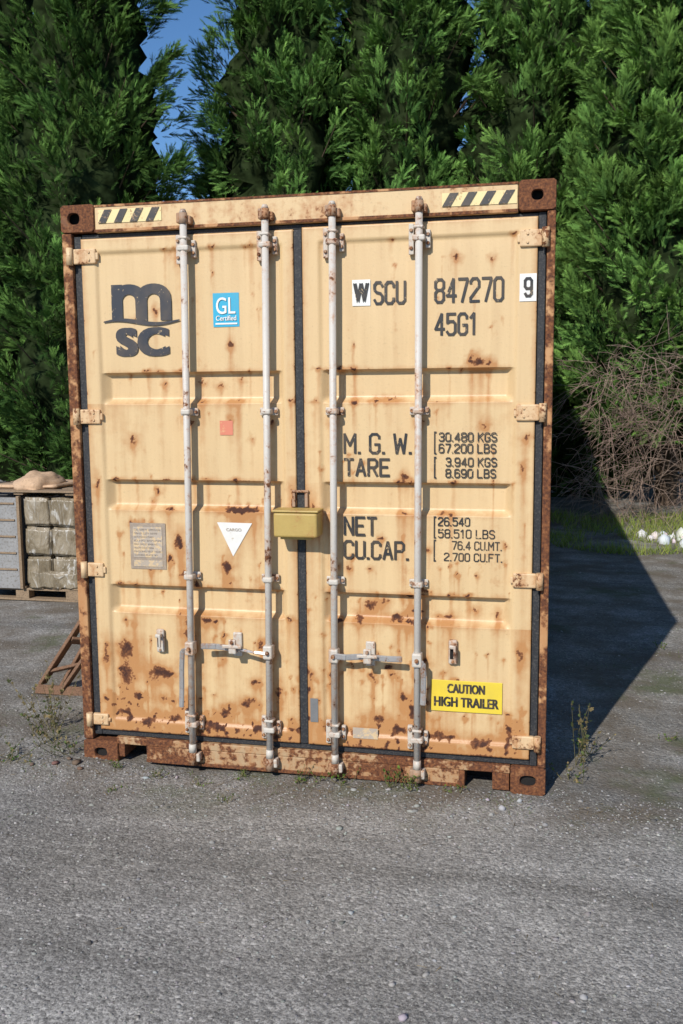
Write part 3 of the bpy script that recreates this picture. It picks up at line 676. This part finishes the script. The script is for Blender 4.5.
tubes('dead_bush',lines,plain('dead_twigs',(.30,.215,.165),.9,.4,9),None,3)
def bladeT():
    V=[];F=[]
    for i in range(4):
        q=i/3; V+= [(-.035*(1-q),q,-.25*q*q),(.035*(1-q)+.002,q,-.25*q*q)]
    for i in range(3): F.append((2*i,2*i+1,2*i+3,2*i+2))
    return np.array(V),np.array(F)
BL=[bladeT()]
def grass(name,P,S,Cc,sp_=.5):
    n=len(P); D=np.array([0,0,1])+rng.normal(0,sp_,(n,3))*np.array([1,1,.2]); V,F,c=sprays(P,D,rng.normal(0,1,(n,3)),S,Cc,BL); return obj(name,mesh_np(name,V,F,col=c),M_weed)
n=15000; gx_=rng.uniform(1.25,9,n); gy_=7.5+rng.random(n)**1.3*3.5+.35*np.sin(gx_*2.1)
cl=np.array([mn.noise(Vector((a*1.2,b*1.2,2))) for a,b in zip(gx_,gy_)]); k=cl>-.22; gx_,gy_=gx_[k],gy_[k]; n=len(gx_)
hue=rng.random((n,1)); grass('grass',np.stack([gx_,gy_,gh(gx_,gy_)-.01],-1),rng.uniform(.06,.2,n),(np.array([.22,.33,.06])*hue+np.array([.36,.36,.12])*(1-hue))*rng.uniform(.6,1.2,(n,1)))
n=1500; gx_=rng.uniform(-8,-2.2,n); gy_=rng.uniform(7.5,12,n); grass('grass',np.stack([gx_,gy_,gh(gx_,gy_)-.01],-1),rng.uniform(.07,.24,n),np.array([[.1,.15,.03]])*rng.uniform(.5,1.2,(n,1)))
WT=[leafT(4,60,.22,.5)]
M_stem=plain('weed_stems',(.16,.14,.06),.8)
def weed(x,y,h,n_stem=9,spread=.12,col=(.1,.16,.045),leafs=9,dry=.3,E=None):
    E=E or empty('weed_plant'); z0=float(gh(np.array([x]),np.array([y]))[0]); lines=[];P=[];D=[];S=[];Cc=[]
    for i in range(n_stem):
        b=np.array([x+rng.normal(0,spread*.3),y+rng.normal(0,spread*.3),z0-.01]); tip=b+np.array([rng.normal(0,spread),rng.normal(0,spread*.8),h*rng.uniform(.5,1)])
        mid=(b+tip)/2+rng.normal(0,.02,3); L_=[b,mid*.7+b*.3,mid,tip*.6+mid*.4,tip]; lines.append((L_,.0022,.001))
        for j in range(leafs):
            q=rng.uniform(.1,1)*3.999; k=int(q); p=L_[k]+(L_[k+1]-L_[k])*(q-k); P.append(p); D.append([rng.normal(0,.7),rng.normal(0,.7),rng.uniform(.1,.9)]); S.append(rng.uniform(.010,.028)*(h/.3)**.4)
            c=np.array(col) if rng.random()>dry else np.array([.26,.2,.1]); Cc.append(c*rng.uniform(.6,1.3))
    tubes('stems',lines,M_stem,E,3)
    P,D,S,Cc=map(np.array,(P,D,S,Cc)); V,F,c=sprays(P,D,rng.normal(0,1,P.shape)+[0,0,1],S,Cc,WT); obj('leaves',mesh_np('leaves',V,F,col=c),M_weed,E)
weed(1.40,.42,.40,8,.04,(.1,.13,.05),10,.55); weed(1.44,.6,.3,5,.05,leafs=7); weed(1.34,.2,.12,6,.04,dry=.6)
weed(-1.52,.12,.28,10,.1,(.1,.14,.05),10,.5); weed(-1.66,.4,.40,12,.1,(.12,.14,.05),10,.7); weed(-1.33,.0,.15,8,.08); weed(-1.6,-.1,.12,9,.1,(.1,.18,.04))
for x_,y_,h_ in ((-.32,-.05,.05),(.0,-.06,.1),(.1,-.05,.07),(.22,-.07,.08),(.47,-.06,.13),(.58,-.08,.08),(.56,-.05,.12),(-.75,-.12,.05),(-1.0,-.08,.06),(.8,-.06,.05),(-.3,-.35,.035),(-.9,-.3,.03),(-.5,-.18,.03),(1.9,.9,.06),(2.3,2.5,.06),(2.5,2.2,.08),(2.1,2.9,.06)):
    weed(x_,y_,h_,7,.035,(.11,.19,.035),7,.1)
n=4800; gx_=np.concatenate([rng.normal(-1.6,.35,n//3),rng.normal(2.3,.5,n//3),rng.uniform(-1.3,1.5,n//3)]);gy_=np.concatenate([rng.normal(.25,.45,n//3),rng.normal(2.6,.5,n//3),rng.normal(-.12,.09,n//3)]); k=~((abs(gx_)<1.23)&(gy_>-.02)); gx_,gy_=gx_[k],gy_[k]
cl=np.array([mn.noise(Vector((a*3.2,b*3.2,2))) for a,b in zip(gx_,gy_)]); k=cl>-.02; gx_,gy_=gx_[k],gy_[k]; n=len(gx_)
grass('ground_moss_and_grass',np.stack([gx_,gy_,gh(gx_,gy_)],-1),rng.uniform(.008,.035,n),np.array([[.12,.17,.04]])*rng.uniform(.5,1.3,(n,1)),.9)
# dry straw and leaf litter lying along the sill and over the yard
n=1100; gx_=np.concatenate([rng.uniform(-1.7,1.7,n//2),rng.uniform(-2.,2.6,n//2)]);gy_=np.concatenate([-.03-abs(rng.normal(0,.13,n//2)),rng.uniform(-1.6,2.5,n//2)]); k=~((abs(gx_)<1.23)&(gy_>-.02)); gx_,gy_=gx_[k],gy_[k]; n=len(gx_)
D=rng.normal(0,1,(n,3))*np.array([1,1,.12]); V,F,c=sprays(np.stack([gx_,gy_,gh(gx_,gy_)+.004],-1),D,np.array([0,0,1])+rng.normal(0,.4,(n,3)),rng.uniform(.015,.05,n),np.array([[.3,.22,.12]])*rng.uniform(.3,1.3,(n,1)),BL)
obj('dry_litter',mesh_np('dry_litter',V,F,col=c),M_weed)

# ============================================================ LEFT: PALLET OF WRAPPED GOODS
M_wood=plain('weathered_wood',(.27,.19,.12),.85,.35,18,.5,dark=(.09,.06,.04)); M_wood2=plain('broken_pallet_wood',(.2,.11,.065),.85,.35,18,.5,dark=(.06,.035,.02))
G=empty('wrapped_pallet_load')
ox,oy=-4.33,3.55
bm=bmesh.new()
for i in range(3):
    y0=oy+i*.5; bm_box(bm,ox,ox+1.2,y0,y0+.1,.0,.02,.003)
    for j in range(3): bm_box(bm,ox+j*.53,ox+j*.53+.14,y0,y0+.1,.021,.1,.003)
    bm_box(bm,ox,ox+1.2,y0,y0+.1,.101,.121,.003)
for i in range(7): bm_box(bm,ox+i*.183,ox+i*.183+.1,oy-.01,oy+1.12,.122,.142,.003)
bm_obj('pallet',bm,M_wood,G)
t=NT('shrink_wrapped_goods'); n1=t.noise(3,5,.7,vec=t.coord((1.2,1.2,.8)),dist=1.2); n2=t.noise(8,4,.6,vec=t.coord((1,1,.35)),dist=2.5)
c=t.ramp(n1,[(.3,(.10,.075,.045)),(.48,(.20,.16,.105)),(.62,(.30,.25,.18)),(.85,(.46,.42,.36))]); c=t.mix(t.ramp(n2,[(.56,0),(.66,.75)]),c,(.58,.56,.52))
M_wrap=t.finish(t.bsdf(c,t.ramp(n2,[(.3,.14),(.7,.4)]),0,t.bump(n2,.8,.03),.5))
def lumpy(name,x0,x1,y0,y1,z0,z1,mat,par,amp=.03,seed=1,cut=.05):
    bm=bmesh.new(); nx_=max(2,int((x1-x0)/cut));ny_=max(2,int((y1-y0)/cut));nz_=max(2,int((z1-z0)/cut))
    bmesh.ops.create_cube(bm,size=1)
    bmesh.ops.transform(bm,matrix=Matrix.Translation(((x0+x1)/2,(y0+y1)/2,(z0+z1)/2))@Matrix.Diagonal((x1-x0,y1-y0,z1-z0,1)),verts=bm.verts)
    bmesh.ops.bevel(bm,geom=bm.edges[:],offset=min(.02,(z1-z0)*.3),segments=2,affect='EDGES')
    for ax,n_,a0,a1 in ((0,nx_,x0,x1),(1,ny_,y0,y1),(2,nz_,z0,z1)):
        for i in range(1,n_):
            p=[0,0,0];p[ax]=a0+(a1-a0)*i/n_;nn_=[0,0,0];nn_[ax]=1
            bmesh.ops.bisect_plane(bm,geom=bm.verts[:]+bm.edges[:]+bm.faces[:],plane_co=p,plane_no=nn_)
    for v in bm.verts:
        p=v.co; q=mn.noise_vector(Vector((p.x*4+seed,p.y*4,p.z*3)))*amp+mn.noise_vector(Vector((p.x*14+seed,p.y*14,p.z*5)))*amp*.5; v.co+=q
    return bm_obj(name,bm,mat,par,True)
for i in range(3):
    for j in range(2):
        a=ox+.645+j*.285; lumpy('wrapped_carton_%d_%d'%(i,j),a,a+.278,oy+rng.uniform(0,.02),oy+1.05,.15+i*.288,.15+i*.288+.28,M_wrap,G,.014,8+i*3+j,.035)
lumpy('wrap_skirt',ox+.66,ox+1.235,oy-.025,oy+1.0,.12,.30,M_wrap,G,.035,19,.03)
bm=bmesh.new()
for i in range(5): bm_box(bm,ox+.0,ox+1.22,oy-.02+i*.22,oy+i*.22+.13,1.055,1.075,.003)
for i in range(3): bm_box(bm,ox+.02+i*.54,ox+.12+i*.54,oy,oy+1.1,1.03,1.053,.003)
bm_obj('top_boards',bm,M_wood,G)
M_gp=plain('grey_board',(.27,.265,.26),.7,.25,8,.3,dark=(.14,.12,.1))
box('grey_board',ox+.0,ox+.60,oy-.03,oy+.0,.12,1.0,M_gp,G,.004); box('grey_box',ox+.0,ox+.6,oy+.01,oy+1.,.145,1.0,M_gp,G,.01)
bm=bmesh.new()
for i in range(5): bm_box(bm,ox+.02,ox+.58,oy-.042,oy-.032,.3+i*.16,.318+i*.16,.002)
bm_box(bm,ox+.605,ox+.635,oy-.04,oy-.0,.12,1.02,.003)
bm_obj('board_battens',bm,M_wood,G)
M_sack=plain('beige_sack',(.52,.35,.22),.8,.2,6,.4,dark=(.36,.24,.15))
bm=bmesh.new(); bmesh.ops.create_uvsphere(bm,u_segments=32,v_segments=20,radius=1)
for v in bm.verts:
    p=v.co.copy(); q=mn.noise(p*2.2)*.18+mn.noise(p*6)*.05; v.co=Vector((ox+.66+p.x*.22*(1+q),oy+.3+p.y*.3*(1+q),1.08+max(p.z,-.05)*.15*(1+q)))
bm_obj('beige_sack',bm,M_sack,G,True)
lumpy('cloth',ox+.3,ox+.95,oy+.1,oy+.8,1.078,1.11,M_sack,G,.012,40)
B=empty('broken_pallet')
def plank(a,b,wd,th,nm):
    a=Vector(a);b=Vector(b);d=b-a; bm=bmesh.new(); q=Vector((0,0,1)).rotation_difference(d.normalized()).to_matrix().to_4x4()
    r_=bmesh.ops.create_cube(bm,size=1); bmesh.ops.transform(bm,matrix=Matrix.Translation((a+b)/2)@q@Matrix.Diagonal((wd,th,d.length,1)),verts=r_['verts'])
    bmesh.ops.bevel(bm,geom=bm.edges[:],offset=.003,segments=1,affect='EDGES'); bm_obj(nm,bm,M_wood2,B)
plank((-2.05,1.0,.06),(-1.78,1.12,.50),.022,.09,'plank_a'); plank((-1.95,1.05,.0),(-1.72,1.2,.46),.02,.08,'plank_b')
plank((-2.07,.95,.04),(-1.6,1.0,.02),.06,.02,'plank_c'); plank((-1.9,.98,.02),(-1.68,1.02,.33),.02,.08,'plank_d'); plank((-2.0,1.02,.14),(-1.7,1.15,.2),.02,.07,'plank_e'); plank((-1.86,1.06,.35),(-1.7,1.2,.3),.02,.07,'plank_f')
def rocks(name,lst,col,cc=.1,flat=.55):
    P=np.array([(x_,y_,float(gh(np.array([x_]),np.array([y_]))[0])+s_*.25) for x_,y_,s_ in lst]); return stones(name,P,np.array([l[2] for l in lst]),np.array(col)[None]*(1+rng.uniform(-cc,cc,(len(lst),3))),flat)
rocks('rubble_pile',[(rng.normal(3.0,.25),rng.normal(8.4,.2),rng.uniform(.03,.12)) for _ in range(30)],(.6,.6,.6),.12,.9)
rocks('broken_brick',[(-1.33,-.12,.03),(-1.28,-.06,.025),(-1.22,-.1,.03),(-1.45,-.15,.02),(-1.17,-.15,.02)],(.17,.11,.08))
rocks('stone',[(.78,-1.75,.02),(.5,-1.2,.012),(1.02,-.2,.025),(.95,-.12,.02),(1.1,-.1,.02),(.3,-.3,.012),(-.8,-.15,.015),(-.65,-.1,.015)],(.36,.35,.33))
print('faces',sum(len(m.polygons) for m in bpy.data.meshes))
